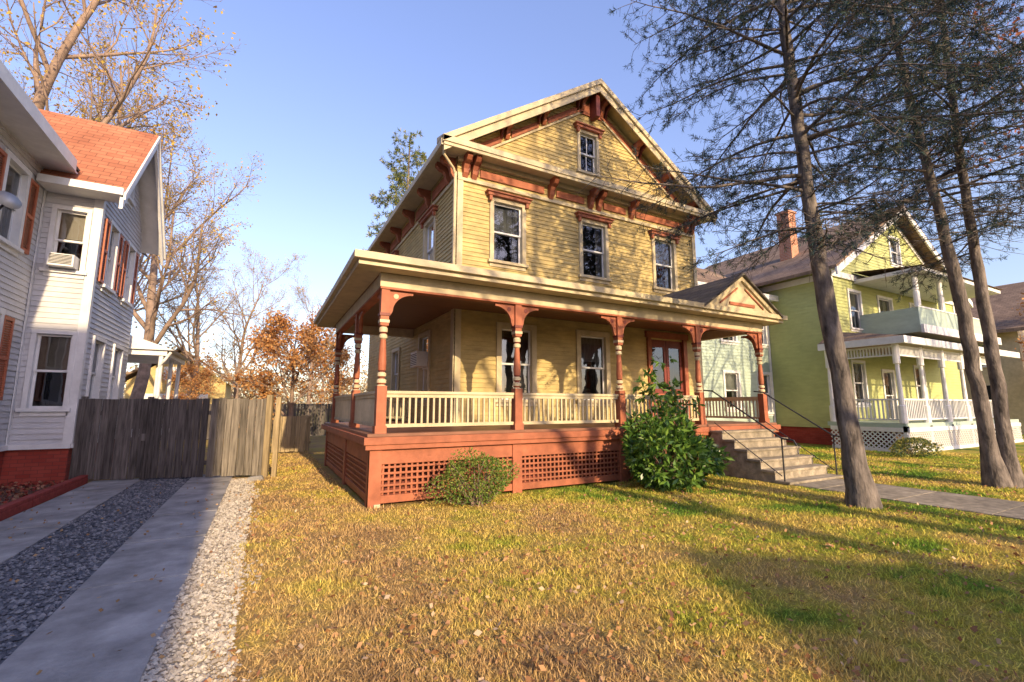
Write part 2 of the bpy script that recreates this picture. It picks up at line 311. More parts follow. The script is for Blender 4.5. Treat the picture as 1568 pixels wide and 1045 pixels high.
aircon(wm,FL,12.1,2.65,.6,.4,1)
wm.done()
dm=M("front_door",[MAROON,TERRA,GLASS,DARK],H)
dm.fbox(FF,9.85,9.99,1.15,3.75,0,.08,1); dm.fbox(FF,11.35,11.5,1.15,3.75,0,.08,1); dm.fbox(FF,9.8,11.55,3.62,3.8,0,.1,1)
for (a,b) in ((10.0,10.66),(10.68,11.34)):
    dm.fbox(FF,a,b,1.17,2.1,-.05,-.01,0); dm.fbox(FF,a,a+.1,2.1,3.6,-.05,-.01,0); dm.fbox(FF,b-.1,b,2.1,3.6,-.05,-.01,0); dm.fbox(FF,a+.1,b-.1,3.35,3.6,-.05,-.01,0)
    dm.poly([P(FF,a+.1,2.1,-.03),P(FF,b-.1,2.1,-.03),P(FF,b-.1,3.35,-.03),P(FF,a+.1,3.35,-.03)],2); dm.fbox(FF,a+.12,b-.12,1.35,1.95,-.01,.01,1)
dm.poly([P(FF,9.99,1.15,-.4),P(FF,11.35,1.15,-.4),P(FF,11.35,3.7,-.4),P(FF,9.99,3.7,-.4)],3)
dm.done(); hf.append((9.99,11.35,1.15,3.62))
sl=.67
sd=M("clapboard_walls",[SIDING],H)
def uff(z): 
    if z<7.98: return (3.8,12.2)
    d=(10.8-z)/sl; return (8-d,8+d)
clap(sd,FF,uff,1.15,10.75,hf); clap(sd,FL,lambda z:(9.9,20),1.15,7.85,hl); clap(sd,FR,lambda z:(9.9,20),.3,7.85)
sd.poly([(3.8,20,.3),(12.2,20,.3),(12.2,20,7.9),(8,20,10.8),(3.8,20,7.9)])
sd.done()
inn=M("inner_shell",[DARK],H)
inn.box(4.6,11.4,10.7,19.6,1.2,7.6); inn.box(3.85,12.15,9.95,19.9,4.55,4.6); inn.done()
rf=M("roof",[SHING,CREAM,SIDING],H)
for sg in (-1,1):
    xa,xe=8,8+sg*4.72; za,ze=11.02,11.02-sl*4.72
    pts=[(xa,9.42,za),(xe,9.42,ze),(xe,20.4,ze),(xa,20.4,za)]
    rf.hexa([(p[0],p[1],p[2]-.10) for p in pts]+[(p[0],p[1],p[2]) for p in pts],0)
    rf.hexa([(p[0]-(sg*.02 if i in(1,2) else 0),max(p[1],9.5),p[2]-.125) for i,p in enumerate(pts)]+[(p[0]-(sg*.02 if i in(1,2) else 0),max(p[1],9.5),p[2]-.102) for i,p in enumerate(pts)],2)
rf.done()
tr=M("trim",[CREAM,TERRA,MAROON,WHITE],H)
for u in (3.8,12.05): tr.fbox(FF,u-.0,u+.15,1.15,7.3,.021,.045)
tr.fbox(FL,9.9-.04,10.05,1.15,7.3,.021,.045)
for sg in (-1,1):
    FG=fr((8,9.9,0),(sg,0,0),(0,-1,0))
    tr.slope(FG,0.0,11.02-.36,4.72,11.02-.36-sl*4.72,.26,.44,.47,0)
    tr.slope(FG,0.0,11.02-.135,4.76,11.02-.135-sl*4.76,.16,.471,.53,0)
    tr.slope(FG,0.3,10.35-.0-sl*.3,3.9,10.35-sl*3.9,.07,.022,.06,0)
    for (a,b) in ((.55,1.55),(1.85,2.7),(3.0,3.75)):
        tr.slope(FG,a,10.44-sl*a,b,10.44-sl*b,.19,.022,.05,1)
    for u in (.35,1.7,2.85,3.95):
        bracket(tr,FG,u,10.87-sl*u,.42,.42,.11,1); bracket(tr,FG,u+.16,10.87-sl*(u+.16),.34,.34,.05,2)
tr.extr([V(P(FF,8-.55,10.1,.03)),V(P(FF,8+.55,10.1,.03)),V(P(FF,8,10.6,.03))],V((0,-.03,0)),1)
tr.fbox(FF,7.93,8.07,9.95,10.7,.06,.36,2)
tr.box(3.3,12.7,9.45,9.88,7.70,7.82,0); tr.box(3.24,12.76,9.37,9.449,7.72,7.86,0); tr.box(3.27,12.73,9.40,9.448,7.64,7.719,0)
tr.hexa([(3.24,9.37,7.861),(12.76,9.37,7.861),(12.76,9.86,7.861),(3.24,9.86,7.861),(3.24,9.37,7.87),(12.76,9.37,7.87),(12.76,9.86,8.02),(3.24,9.86,8.02)],0)
tr.fbox(FF,3.8,12.2,7.58,7.70,.021,.12,0); tr.fbox(FF,3.8,12.2,7.10,7.2,.021,.06,0)
bs=(3.98,4.22,6.5,7.85,8.15,9.4,11.78,12.02); 
for u in bs: bracket(tr,FF,u,7.70,.40,.52,.13,1); bracket(tr,FF,u+.10,7.66,.30,.36,.04,2)
for (a,b) in ((4.4,6.3),(6.7,7.65),(8.35,9.2),(9.6,11.6)): tr.fbox(FF,a,b,7.29,7.49,.021,.055,1)
tr.box(3.3,3.78,9.89,20.4,7.70,7.75,0); tr.box(3.22,3.299,9.45,20.4,7.64,7.80,0)
tr.fbox(FL,9.9,20,7.10,7.18,.021,.05,0)
for y in (10.05,10.4,12.0,13.6,15.2,16.8,18.4): bracket(tr,FL,y,7.70,.38,.5,.13,1)
for y in (10.6,12.2,13.8,15.4,17.): tr.fbox(FL,y,y+1.1,7.27,7.55,.021,.05,1)
tr.tube([V((3.3,9.5,7.68)),V((3.34,9.6,7.5)),V((3.66,9.8,7.32)),V((3.72,9.83,7.2)),V((3.72,9.83,4.5))],[.035]*5,8,0)
tr.done(bevel=.006)
pd=M("porch_deck",[TERRA,CREAM,MAROON,mat("porch_floor_paint",(.22,.10,.06),.5,.15)],H)
FZ=1.15
pd.box(1.48,12.25,7.62,9.88,FZ-.05,FZ,3); pd.box(1.48,3.78,9.88,13.7,FZ-.05,FZ-.001,3)
pd.box(1.42,12.3,7.55,7.75,.98,FZ-.052,0); pd.box(1.42,1.62,7.75,13.75,.98,FZ-.052,0); pd.box(12.1,12.3,7.75,9.9,.98,FZ-.052,0)
pd.box(1.60,12.15,7.66,7.72,.66,.979,0); pd.box(1.55,1.60,7.67,13.7,.66,.979,0); pd.box(12.15,12.2,7.67,9.9,.0,.979,0)
pd.box(1.45,12.25,7.58,7.659,.90,.979,0)
pd.box(1.60,9.3,7.66,7.72,.05,.17,0)
pd.box(1.55,1.60,7.67,13.7,.05,.17,0)
for xx in (1.62,4.22,6.82,9.2): pd.box(xx-.09,xx+.11,7.635,7.72,.0,.898,0)
for yy in (7.74,10.2,13.5): pd.box(1.53,1.6,yy-.08,yy+.12,.0,.897,0)
x=1.75
while x<9.1:
    pd.box(x,x+.035,7.69,7.70,.17,.66,0); x+=.095
z=.21
while z<.66: pd.box(1.72,9.2,7.678,7.689,z,z+.035,0); z+=.095
y=7.85
while y<13.5: pd.box(1.575,1.585,y,y+.035,.17,.66,0); y+=.095
z=.21
while z<.66: pd.box(1.563,1.574,7.8,13.6,z,z+.035,0); z+=.095
pd.box(1.75,9.2,8.3,8.35,0,1.05,2); pd.box(2.2,2.25,8.3,13.5,0,1.05,2)  # dark sheets added behind the lattice for the shaded void under the porch
pd.box(1.62,1.72,7.60,7.66,-.02,.05,1)
pd.done(bevel=.004)
pp=M("porch_posts",[TERRA,CREAM,MAROON],H)
def post(x,y,ax):
    pp.box(x-.08,x+.08,y-.08,y+.08,FZ,1.93,0); pp.box(x-.095,x+.095,y-.095,y+.095,FZ,1.27,0)
    pr=[(1.93,.08),(1.95,.055),(1.98,.08),(2.03,.08),(2.05,.05),(2.07,.05),(2.09,.075),(2.14,.075),(2.16,.05),(2.19,.065),(2.3,.07),(2.6,.055),(2.72,.048),(2.74,.07),(2.79,.07),(2.81,.05),(2.84,.07),(2.90,.073),(2.93,.055),(2.95,.08)]
    mi=[1,0,1,1,2,0,1,1,2,0,0,0,1,1,1,2,1,1,0]
    pp.lathe(x,y,pr,14,mi)
    pp.box(x-.07,x+.07,y-.07,y+.07,2.95,3.58,0); pp.box(x-.08,x+.08,y-.08,y+.08,3.0,3.05,1)
    pp.box(x-.085,x+.085,y-.085,y+.085,3.12,3.17,2)
    for (dx,dy) in ax:
        s=.42; hh=.36; pts=[(0,0),(s,0),(s,-.05)]
        for k in range(1,8):
            t=k/8*math.pi/2; pts.append((.07+(s-.07)*(1-math.sin(t)),-.05-(hh-.05)*(1-math.cos(t))))
        pts+=[(.07,-hh),(.04,-hh-.06),(0,-hh-.06)]
        pr=[V((x+dx*(.07+a),y+dy*(.07+a),3.575+b)) for a,b in pts]; th=.05
        off=V((0,th,0)) if dx else V((th,0,0)); pr=[p-off*.5 for p in pr]; pp.extr(pr,off,0)
        cx=.07+.12; c=V((x+dx*cx,y+dy*cx,3.48)); nn=V((0,1,0)) if dx else V((1,0,0))
        pp.tube([c-nn*.035,c-nn*.033,c+nn*.033,c+nn*.035],[.0,.045,.045,0],12,1 if (x<2) else 2)
PX=(1.7,4.3,6.9,9.45,11.95); PY=7.78
post(1.7,PY,((1,0),(0,1)))
for x in PX[1:4]: post(x,PY,((1,0),(-1,0)))
post(11.95,PY,((-1,0),(0,1))); post(1.7,10.2,((0,1),(0,-1))); post(1.7,13.3,((0,-1),(1,0)))
pp.done()
pr_=M("porch_railing",[CREAM,TERRA],H)
def rail(p,q):
    d=V((q[0]-p[0],q[1]-p[1],0)); L=d.length; d.normalize(); nv=V((-d.y,d.x,0)); F=((p[0],p[1],0),tuple(d),tuple(nv))
    a,b=.09,L-.09
    pr_.fbox(F,a,b,1.80,1.85,-.05,.05); pr_.fbox(F,a,b,1.74,1.80,-.025,.025); pr_.fbox(F,a,b,1.24,1.30,-.03,.03)
    u=a+.06
    while u<b: pr_.fbox(F,u,u+.035,1.30,1.74,-.017,.017); u+=.108
for i in range(3): rail((PX[i],PY),(PX[i+1],PY))
rail((1.7,PY),(1.7,10.2)); rail((1.7,10.2),(1.7,13.3)); rail((1.7,13.3),(3.8,13.3)); rail((11.95,PY),(11.95,9.85))
pr_.done(bevel=.003)
pr=M("porch_roof",[SHING,CREAM,CEIL,TERRA],H)
E=4.03
pr.poly([(1.15,7.3,E),(12.45,7.3,E),(12.45,9.87,4.5),(3.8,9.87,4.5)],0); pr.poly([(1.15,7.3,E),(3.8,9.87,4.5),(3.8,14.05,4.5),(1.15,14.05,E)],0)
pr.poly([(12.45,7.3,E),(12.45,9.87,4.5),(12.45,9.87,E)],1); pr.poly([(1.15,14.05,E),(3.8,14.05,4.5),(3.8,14.05,E)],1)
pr.box(1.2,12.4,7.35,7.68,3.86,3.88,1); pr.box(1.2,1.6,7.68,14.0,3.86,3.88,1); pr.box(12.1,12.4,7.68,9.87,3.86,3.88,1)
pr.box(1.6,12.1,7.68,9.87,3.86,3.875,2); pr.box(1.6,3.78,9.871,14.0,3.86,3.875,2)
pr.box(1.17,12.43,7.32,7.349,3.85,4.02,1); pr.box(1.17,1.199,7.349,14.03,3.85,4.02,1); pr.box(12.401,12.43,7.349,9.87,3.85,4.02,1); pr.box(1.199,3.78,14.001,14.03,3.85,4.02,1)
pr.box(1.09,12.51,7.24,7.319,3.93,4.05,1); pr.box(1.09,1.169,7.319,14.06,3.93,4.05,1)
for (a,b,c,d) in ((1.6,12.05,7.70,7.86),(1.62,1.78,7.861,13.4),(11.87,12.03,7.861,9.85),(1.781,3.78,13.22,13.38)):
    pr.box(a,b,c,d,3.62,3.859,1)
pr.box(1.605,12.045,7.69,7.87,3.58,3.619,3); pr.box(1.61,1.79,7.871,13.4,3.58,3.619,3)
cx=10.7; hw=1.45; zb=4.06; za=4.98
pr.extr([V((cx-hw+.15,7.33,zb)),V((cx+hw-.15,7.33,zb)),V((cx,7.33,za-.1))],V((0,.05,0)),1)
for sg in (-1,1):
    F=((cx,7.33,0),(sg,0,0),(0,-1,0)); s2=(za-zb)/hw
    pr.slope(F,0,za-.16,hw,zb-.16,.13,0,.06,1); 
    pr.hexa([(cx,7.2,za-.03),(cx+sg*(hw+.1),7.2,zb-.03-s2*.1),(cx+sg*(hw+.1),9.87,zb-.03-s2*.1),(cx,9.87,za-.03),(cx,7.2,za+.03),(cx+sg*(hw+.1),7.2,zb+.03-s2*.1),(cx+sg*(hw+.1),9.87,zb+.03-s2*.1),(cx,9.87,za+.03)],0)
    pr.slope(F,.15,za-.40,hw*.6,za-.40-s2*(hw*.6-.15),.05,.0,.03,3)
pr.box(cx-.5,cx+.5,7.30,7.329,zb+.08,zb+.16,3)
pr.done(bevel=.004)
st=M("porch_steps",[STEPC,MAROON],H)
for i in range(6):
    z1=FZ-.19*(i+1)+.0; yb=7.55-.3*i; st.box(9.5+.003*i,11.5-.003*i,yb-.3,7.56-.001*i,0,z1,0); st.box(9.47,11.53,yb-.33,yb-.301+.3,z1-.0+.001,z1+.05,0)
st.done(bevel=.01)
hr=M("handrails",[METAL],H)
for x in (9.52,11.48):
    hr.tube([V((x,7.7,1.98)),V((x,7.45,1.95)),V((x,5.85,.93)),V((x,5.6,.90)),V((x,5.55,.80))],[.018]*5,8); hr.tube([V((x,5.85,.93)),V((x,5.85,.0))],[.016]*2,8); hr.tube([V((x,5.9,.16)),V((x,7.45,1.2))],[.01,.01],6)
hr.done()
# ------------------------------------------------------------------ LEFT HOUSE
L=root("white_house")
lw=M("windows",[WHITE,WHITE,GLASS,BLIND,DARK,WHITE,SHUT],L)
F1=fr((-4.5,0,0),(0,1,0),(1,0,0)); F2=fr((0,13,0),(1,0,0),(0,-1,0)); F3=fr((-3.54,0,0),(0,1,0),(1,0,0))
h1=[window(lw,F1,11.7,4.65,6.15,.75,False,.4,shut=True),window(lw,F1,11.5,1.7,3.3,.8,False,.0,shut=True),window(lw,F1,8,4.65,6.15,.8,False,shut=True),window(lw,F1,8,1.7,3.3,.8,False,shut=True)]
h2=[window(lw,F2,-4.0,4.5,5.85,.5,False,.45,cw=.08,curt=False),window(lw,F2,-4.0,1.55,3.1,.56,False,.5,cw=.08,curt=False)]
h3=[window(lw,F3,13.95,4.4,5.9,.6,False,.3,shut=True,cw=.08),window(lw,F3,15.6,4.4,5.9,.6,False,.0,shut=True,cw=.08),window(lw,F3,13.9,1.6,3.1,.7,False,.0,cw=.08),window(lw,F3,15.5,1.6,3.1,.7,False,.3,cw=.08),window(lw,F3,14.8,7.0,7.9,.45,False,cw=.08)]
lw.m[3]=mat("pale_blind",(.62,.54,.45),.9,.1,2); aircon(lw,F2,-4.0,4.53,.42,.26,0)
lw.done()
ls=M("clapboard_walls",[LSID,BRICK],L)
clap(ls,F1,lambda z:(3,13),.8,6.75,h1,.115); clap(ls,F1,lambda z:(16.6,19),.8,6.75,(),.115)
clap(ls,F2,lambda z:(-4.5,-3.54),.8,6.5,h2,.115)
def uf3(z): 
    if z<6.45: return (13,16.6)
    d=(8.75-z)*1.8/2.3; return (14.8-d,14.8+d)
clap(ls,F3,uf3,.8,8.7,h3,.115)
ls.poly([(-12,3,0),(-4.5,3,0),(-4.5,3,6.75),(-8.25,3,10),(-12,3,6.75)]); ls.poly([(-12,19,0),(-4.5,19,0),(-4.5,19,6.75),(-8.25,19,10),(-12,19,6.75)]); ls.poly([(-12,3,0),(-12,19,0),(-12,19,6.75),(-12,3,6.75)]); ls.poly([(-4.5,16.6,0),(-3.54,16.6,0),(-3.54,16.6,6.5),(-4.5,16.6,6.5)])
ls.box(-12.0,-4.52,3.02,18.9,0,.795,1); ls.box(-4.6,-3.56,13.02,16.58,0,.795,1)
ls.done()
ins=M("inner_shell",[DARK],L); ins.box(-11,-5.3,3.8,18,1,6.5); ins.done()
lr=M("roof",[SHINGO,SHING,WHITE],L)
for sg in (-1,1):
    p=[(-8.25,2.5,10.2),(-8.25+sg*4.3,2.5,6.78),(-8.25+sg*4.3,19.5,6.78),(-8.25,19.5,10.2)]
    lr.hexa([(a,b,c-.06) for a,b,c in p]+p,1)
    p=[(-3.05,14.8,8.95),(-3.05,14.8+sg*2.3,6.25+.08),(-7.5,14.8+sg*2.3,6.25+.08),(-7.5,14.8,8.95)]
    lr.hexa([(a,b,c-.05) for a,b,c in p]+p,0); lr.hexa([(a-.01,b,c-.12) for a,b,c in p]+[(a-.01,b,c-.053) for a,b,c in p],2)
    F=((-3.54,14.8,0),(0,sg,0),(1,0,0)); lr.slope(F,0,8.95-.40,2.32,8.95-.40-2.62/2.3*2.32,.27,.42,.485,2)
    lr.slope(F,0,8.95-.15,2.36,8.95-.15-2.62/2.3*2.36,.13,.486,.53,2)
lr.box(-3.95,-3.90,2.5,12.5,6.58,6.83,2); lr.box(-4.5,-3.951,2.5,13,6.62,6.66,2)
lr.box(-4.45,-3.06,12.40,12.51,6.2,6.36,2); lr.box(-4.45,-3.1,12.51,12.99,6.2,6.24,2)
lr.done()
lt=M("trim",[WHITE],L); lt.fbox(F2,-3.66,-3.52,.8,6.4,.021,.04); lt.fbox(F3,12.96,13.1,.8,6.4,.021,.04); lt.fbox(F2,-4.5,-3.52,.72,.82,.0,.05); lt.fbox(F3,13,16.6,.72,.82,0,.05); lt.fbox(F1,3,13,.72,.82,0,.05)
lt.fbox(F1,12.9,12.97,.82,6.5,.021,.04)
lt.box(-4.5,-2.7,17,20.5,3.1,3.25); lt.hexa([(-4.5,16.9,3.26),(-2.5,16.9,3.26),(-2.5,20.6,3.26),(-4.5,20.6,3.26),(-4.5,16.9,3.95),(-4.4,16.9,3.95),(-4.4,20.6,3.95),(-4.5,20.6,3.95)])
for y in (17.1,18.8,20.4): lt.tube([V((-2.85,y,0)),V((-2.85,y,3.1))],[.06,.06],8)
lt.box(-4.5,-2.8,17,20.5,.7,.8); lt.tube([V((-2.6,16.95,3.2)),V((-2.75,17,2.95)),V((-2.9,17.05,2.7)),V((-2.9,17.05,.3))],[.04]*4,8)
lt.done()
sdm=M("satellite_dish",[WHITE,METAL]); c=V((-4.3,11.05,5.2)); sdm.tube([V((-4.48,11.05,5.0)),V((-4.4,11.05,5.0)),c],[.02]*3,8,1)
d=V((.7,-.7,.45)).normalized(); sdm.tube([c,c+d*.02,c+d*.04,c+d*.07],[.02,.09,.14,.18],20); sdm.done(smooth=True)
bd=M("mulch_bed",[mat("dark_mulch",(.13,.07,.05),.95,.5,20,1,50)]); bd.poly([(-4.5,3,.012),(-3.25,3,.012),(-3.25,12.95,.012),(-4.5,12.95,.012)]); bd.done()
tb=M("landscape_timber",[mat("red_timber",(.26,.045,.035),.8,.25,8,.3)])
y=3.
while y<12.8: tb.box(-3.27,-3.13,y+.01,min(y+2.4,12.8),0,.12); tb.box(-3.265,-3.135,y+.1,min(y+2.5,12.8),.121,.18); y+=2.4
tb.done(bevel=.012)
n=1500; leaves("mulch_leaves",np.stack([-4.5+1.2*rng.random(n),5+8*rng.random(n),.03+.05*rng.random(n)],1),rng.normal(size=(n,3))*np.array([1,1,.4]),.07,.05,ramp_island("red_leaves",[(.12,.03,.03),(.3,.06,.04),(.25,.14,.08),(.4,.2,.12)],.8,.1))
n=300; leaves("driveway_leaves",np.stack([-3.1+3.2*rng.random(n),3+9*rng.random(n),.035+.01*rng.random(n)],1),rng.normal(size=(n,3))*np.array([1,1,.15]),.04,.03,ramp_island("tan_leaves",[(.3,.17,.08),(.4,.27,.15),(.2,.1,.05)],.8,.1))
# ------------------------------------------------------------------ fence
def fence(name,p,q,h,mt,gap=.012,bw=.14,var=.015,rails=True):
    m=M(name,[mt]); d=V((q[0]-p[0],q[1]-p[1],0)); Ln=d.length; d.normalize(); nv=V((d.y,-d.x,0)); F=((p[0],p[1],0),tuple(d),tuple(nv)); u=0
    while u<Ln-.05:
        w=bw*R.uniform(.85,1.1); hh=h+R.uniform(-var,var); t=R.uniform(-.006,.006); z=R.uniform(.04,.07)
        m.fbox(F,u,min(u+w,Ln),z,hh,t,t+.02); u+=w+gap
    if rails:
        for z in (.3,h-.35): m.fbox(F,0,Ln,z,z+.09,-.05,-.008)
    return m,F,Ln
m,F,Ln=fence("wooden_fence",(-3.5,13.05),(-1.05,12.35),1.75,FENCE)
for u in (0,1.25): m.fbox(F,u,u+.1,0,1.80,-.11,-.052)
m.fbox(F,1.25,1.33,.85,1.0,.025,.04); m.done()
m,F,Ln=fence("wooden_fence",(-1.04,12.345),(.05,12.0),1.76,FENCE2,var=.02); m.m[0]=mat("sunlit_worn_fence_wood",(.15,.13,.105),.9,.45,3,.4,30,stretch=(9,9,.6),island=.3)  # lighter copy of the fence wood, sunlight on this panel painted in
m.done()
m=M("fence_post",[FENCE2]); m.fbox(F,Ln+.0,Ln+.12,0,1.85,-.06,.06); m.fbox(F,Ln+.2,Ln+.3,0,1.8,-.06,.04); m.done(bevel=.01)
m,F,Ln=fence("wooden_fence",(.3,17.5),(1.5,17.5),1.25,FENCE2); m.done()
m,F,Ln=fence("wooden_fence",(-8,26),(6,26),1.7,FENCE); m.done()
rk=M("stone",[CONC]); rk.hexa([(-.25,11.5,0),(.1,11.45,0),(.12,11.7,0),(-.2,11.72,0),(-.2,11.52,.09),(.05,11.5,.11),(.06,11.66,.1),(-.16,11.66,.08)]); rk.done(bevel=.02)
# ------------------------------------------------------------------ RIGHT HOUSE
G=root("green_house")
GC=26.6; GH=6.1; GX1=GC+GH
gw=M("windows",[WHITE,WHITE,GLASS,BLIND,DARK,WHITE,SHUT],G)
G1=fr((0,10,0),(1,0,0),(0,-1,0)); G2=fr((20.5,0,0),(0,1,0),(-1,0,0)); G3=fr((0,12.8,0),(1,0,0),(0,-1,0)); G4=fr((15.6,0,0),(0,1,0),(-1,0,0))
g1=[window(gw,G1,22.3,4.9,6.5,.9,False,.4),window(gw,G1,25,4.9,6.5,1.2,False),window(gw,G1,28,4.9,6.5,.9,False),window(gw,G1,22.0,1.7,3.4,.9,False),window(gw,G1,27.6,1.7,3.4,.9,False),window(gw,G1,GC,8.4,9.7,.9,False),window(gw,G1,24.5,1.0,3.1,.9,False,.3)]
g2=[]
g3=[window(gw,G3,17.6,1.5,3.0,.9,False,.5),window(gw,G3,19.85,1.3,3.0,.75,False,.5),window(gw,G3,17.6,4.4,5.8,.9,False,.5),window(gw,G3,19.85,4.4,5.8,.75,False)]
gw.done()
gs=M("clapboard_walls",[GSID,BSID,BRICK],G)
def ug(z):
    if z<7.3: return (20.5,GX1)
    d=(11.0-z)*GH/3.7; return (GC-d,GC+d)
clap(gs,G1,ug,.7,10.9,g1,.14); clap(gs,G2,lambda z:(10,12.8),.7,7.3,g2,.14); clap(gs,G2,lambda z:(12.8,20),5.,7.3,g2,.14); clap(gs,G3,lambda z:(15.6,20.5),.7,6.5,g3,.14,1); clap(gs,G4,lambda z:(12.8,19),.7,6.5,(),.14,1)
gs.box(15.65,GX1-.1,12.9,19,0,.69,2); gs.box(20.55,GX1-.1,10.1,12.9,0,.69,2); gs.poly([(GX1,10,0),(GX1,20,0),(GX1,20,7.3),(GX1,10,7.3)]); gs.poly([(15.6,20,0),(GX1,20,0),(GX1,20,7.3),(GC,20,11),(20.5,20,7.3),(15.6,20,6.5)])
gs.done()
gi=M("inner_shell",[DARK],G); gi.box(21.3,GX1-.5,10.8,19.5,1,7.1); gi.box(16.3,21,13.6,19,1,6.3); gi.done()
gr=M("roof",[SHINGB,WHITE,SHINGO,BRICKC],G); gsl=4.0/6.7
for sg in (-1,1):
    p=[(GC,9.4,11.25),(GC+sg*6.7,9.4,7.25),(GC+sg*6.7,20.5,7.25),(GC,20.5,11.25)]; gr.hexa([(a,b,c-.14) for a,b,c in p]+p,0)
    F=((GC,10,0),(sg,0,0),(0,-1,0)); gr.slope(F,0,11.25-.42,6.72,7.25-.42,.3,.55,.62,1); gr.slope(F,.4,10.55-.4*gsl,5.9,10.55-5.9*gsl,.2,.02,.07,1)
gr.hexa([(15.1,12.3,6.45),(20.49,12.3,6.45),(20.49,15.9,8.7),(15.1,15.9,8.7),(15.1,12.3,6.6),(20.49,12.3,6.6),(20.49,15.9,8.85),(15.1,15.9,8.85)],0)
gr.box(15.1,20.5,12.2,12.299,6.35,6.6,1); gr.box(15.3,20.49,12.3,12.79,6.4,6.44,1)
gr.box(22.6,23.2,12.6,13.2,8,11.3,3); gr.box(22.55,23.25,12.55,13.25,11.3,11.4,3)
gr.done()
gt=M("trim",[WHITE],G)
for F,u in ((G1,20.5),(G1,GX1-.15)): gt.fbox(F,u,u+.15,.7,7.1,.021,.05)
gt.fbox(G2,9.97,10.12,.7,7.1,.021,.05); gt.fbox(G1,20.5,GX1,7.0,7.25,.021,.1); gt.fbox(G2,10,20,6.9,7.15,.021,.08)
gt.fbox(G3,20.33,20.47,.7,6.4,.021,.05); gt.done()
gp=M("porch",[WHITE,GSID,SHINGB,CEIL,BSID],G)
XL=19.4
gp.box(XL-.1,30,7.5,9.99,.85,1.0,4); gp.box(XL-.3,30.2,7.2,7.3,3.75,4.0,0); gp.box(XL-.3,XL-.2,7.3,9.99,3.75,4.0,0)
gp.box(XL-.2,30.1,7.3,9.97,3.9,3.95,3)
gp.poly([(XL-.3,7.2,4.0),(30.2,7.2,4.0),(30.2,9.97,4.6),(XL+.8,9.97,4.6)],2); gp.poly([(XL-.3,7.2,4.0),(XL+.8,9.97,4.6),(XL-.3,9.97,4.0)],2)
def gpost(x,y,z0,z1,r=.08):
    gp.lathe(x,y,[(z0,r*1.5),(z0+.6,r*1.5),(z0+.62,r),(z1-.7,r*.75),(z1-.68,r*1.3),(z1,r*1.3)],10)
def grail(p,q,z,zt,sp=.13):
    d=V((q[0]-p[0],q[1]-p[1],0)); Ln=d.length; d.normalize(); F=((p[0],p[1],0),tuple(d),(-d.y,d.x,0)); gp.fbox(F,.08,Ln-.08,zt-.06,zt,-.04,.04); gp.fbox(F,.08,Ln-.08,z,z+.05,-.03,.03); u=.15
    while u<Ln-.1: gp.fbox(F,u,u+.045,z+.05,zt-.06,-.02,.02); u+=sp
def glat(p,q,z0,z1):
    d=V((q[0]-p[0],q[1]-p[1],0)); Ln=d.length; d.normalize(); F=((p[0],p[1],0),tuple(d),(d.y,-d.x,0)); gp.fbox(F,0,Ln,z1-.05,z1+.1,0,.05); gp.fbox(F,0,Ln,.0,z0,0,.05); h=z1-z0; u=-h
    while u<Ln:
        for s in (0,1):
            a,b=(u,u+h) if s==0 else (u+h,u)
            c0,c1=max(0,min(Ln,a)),max(0,min(Ln,b))
            if abs(c0-c1)<.02: continue
            za=z0+(c0-a)/(b-a)*h; zb=z0+(c1-a)/(b-a)*h; w=.03
            gp.poly([P(F,c0-w,za,.02+.01*s),P(F,c0+w,za,.02+.01*s),P(F,c1+w,zb,.02+.01*s),P(F,c1-w,zb,.02+.01*s)])
        u+=.16
gp.box(XL,29.9,7.9,7.95,.0,.84,2)
xs=(XL,21.2,23.0,24.8,26.6,28.6)
for x in xs: gpost(x,7.6,1.0,3.75); gp.fbox(fr((0,7.6,0),(1,0,0),(0,-1,0)),x-.1,x+.1,0,.9,.0,.1)
gpost(XL,9.8,1.0,3.75)
for a,b in zip(xs[:-1],xs[1:]): grail((a,7.6),(b,7.6),1.1,1.85); grail((a,7.6),(b,7.6),3.35,3.72,.1)
grail((XL,7.6),(XL,9.8),1.1,1.85); grail((XL,7.6),(XL,9.8),3.35,3.72,.1)
glat((XL-.05,7.5),(30,7.5),.12,.75); glat((XL-.05,9.9),(XL-.05,7.5),.12,.75)
gp.box(22.6,30.4,7.9,9.97,4.5,4.72,4); gp.box(22.5,30.5,7.8,7.9,4.45,4.78,0); gp.box(22.6,30.4,7.95,8.0,4.72,5.5,4); gp.box(22.55,30.45,7.93,8.02,5.5,5.56,0); gp.box(22.6,22.65,8.0,9.97,4.72,5.5,4)
for x in (22.75,25.0,27.3,30.2): gpost(x,8.0,5.56,6.9,.07)
gp.box(22.4,30.6,7.6,9.97,6.9,7.06,0); gp.poly([(22.3,7.5,7.07),(30.7,7.5,7.07),(30.7,9.97,7.4),(22.3,9.97,7.4)],2)
gp.done()
bh=M("beige_house",[CREAM,SHINGB,WHITE,DARK]); bh.box(38,48,9,20,0,6,0)
for sg in (-1,1): bh.hexa([(43,8.5,9.4),(43+sg*5.6,8.5,5.8),(43+sg*5.6,20.5,5.8),(43,20.5,9.4),(43,8.5,9.6),(43+sg*5.6,8.5,6.0),(43+sg*5.6,20.5,6.0),(43,20.5,9.6)],1)
bh.poly([(38,9,6),(48,9,6),(43,9,9.3)])
for yy in (10,13.5,17):
    for zz in (1.3,4.0): bh.box(37.95,38,yy,yy+1,zz,zz+1.5,3); bh.box(37.93,38,yy-.12,yy+1.12,zz-.12,zz,2)
bh.done()
gg=M("garage",[SIDING,SHINGB,WHITE,DARK]); gg.box(-8,-2.5,38,44,0,3.2); gg.hexa([(-8.4,37.5,3.2),(-5.25,37.5,5.4),(-5.25,44.5,5.4),(-8.4,44.5,3.2),(-8.4,37.5,3.35),(-5.25,37.5,5.55),(-5.25,44.5,5.55),(-8.4,44.5,3.35)],1)
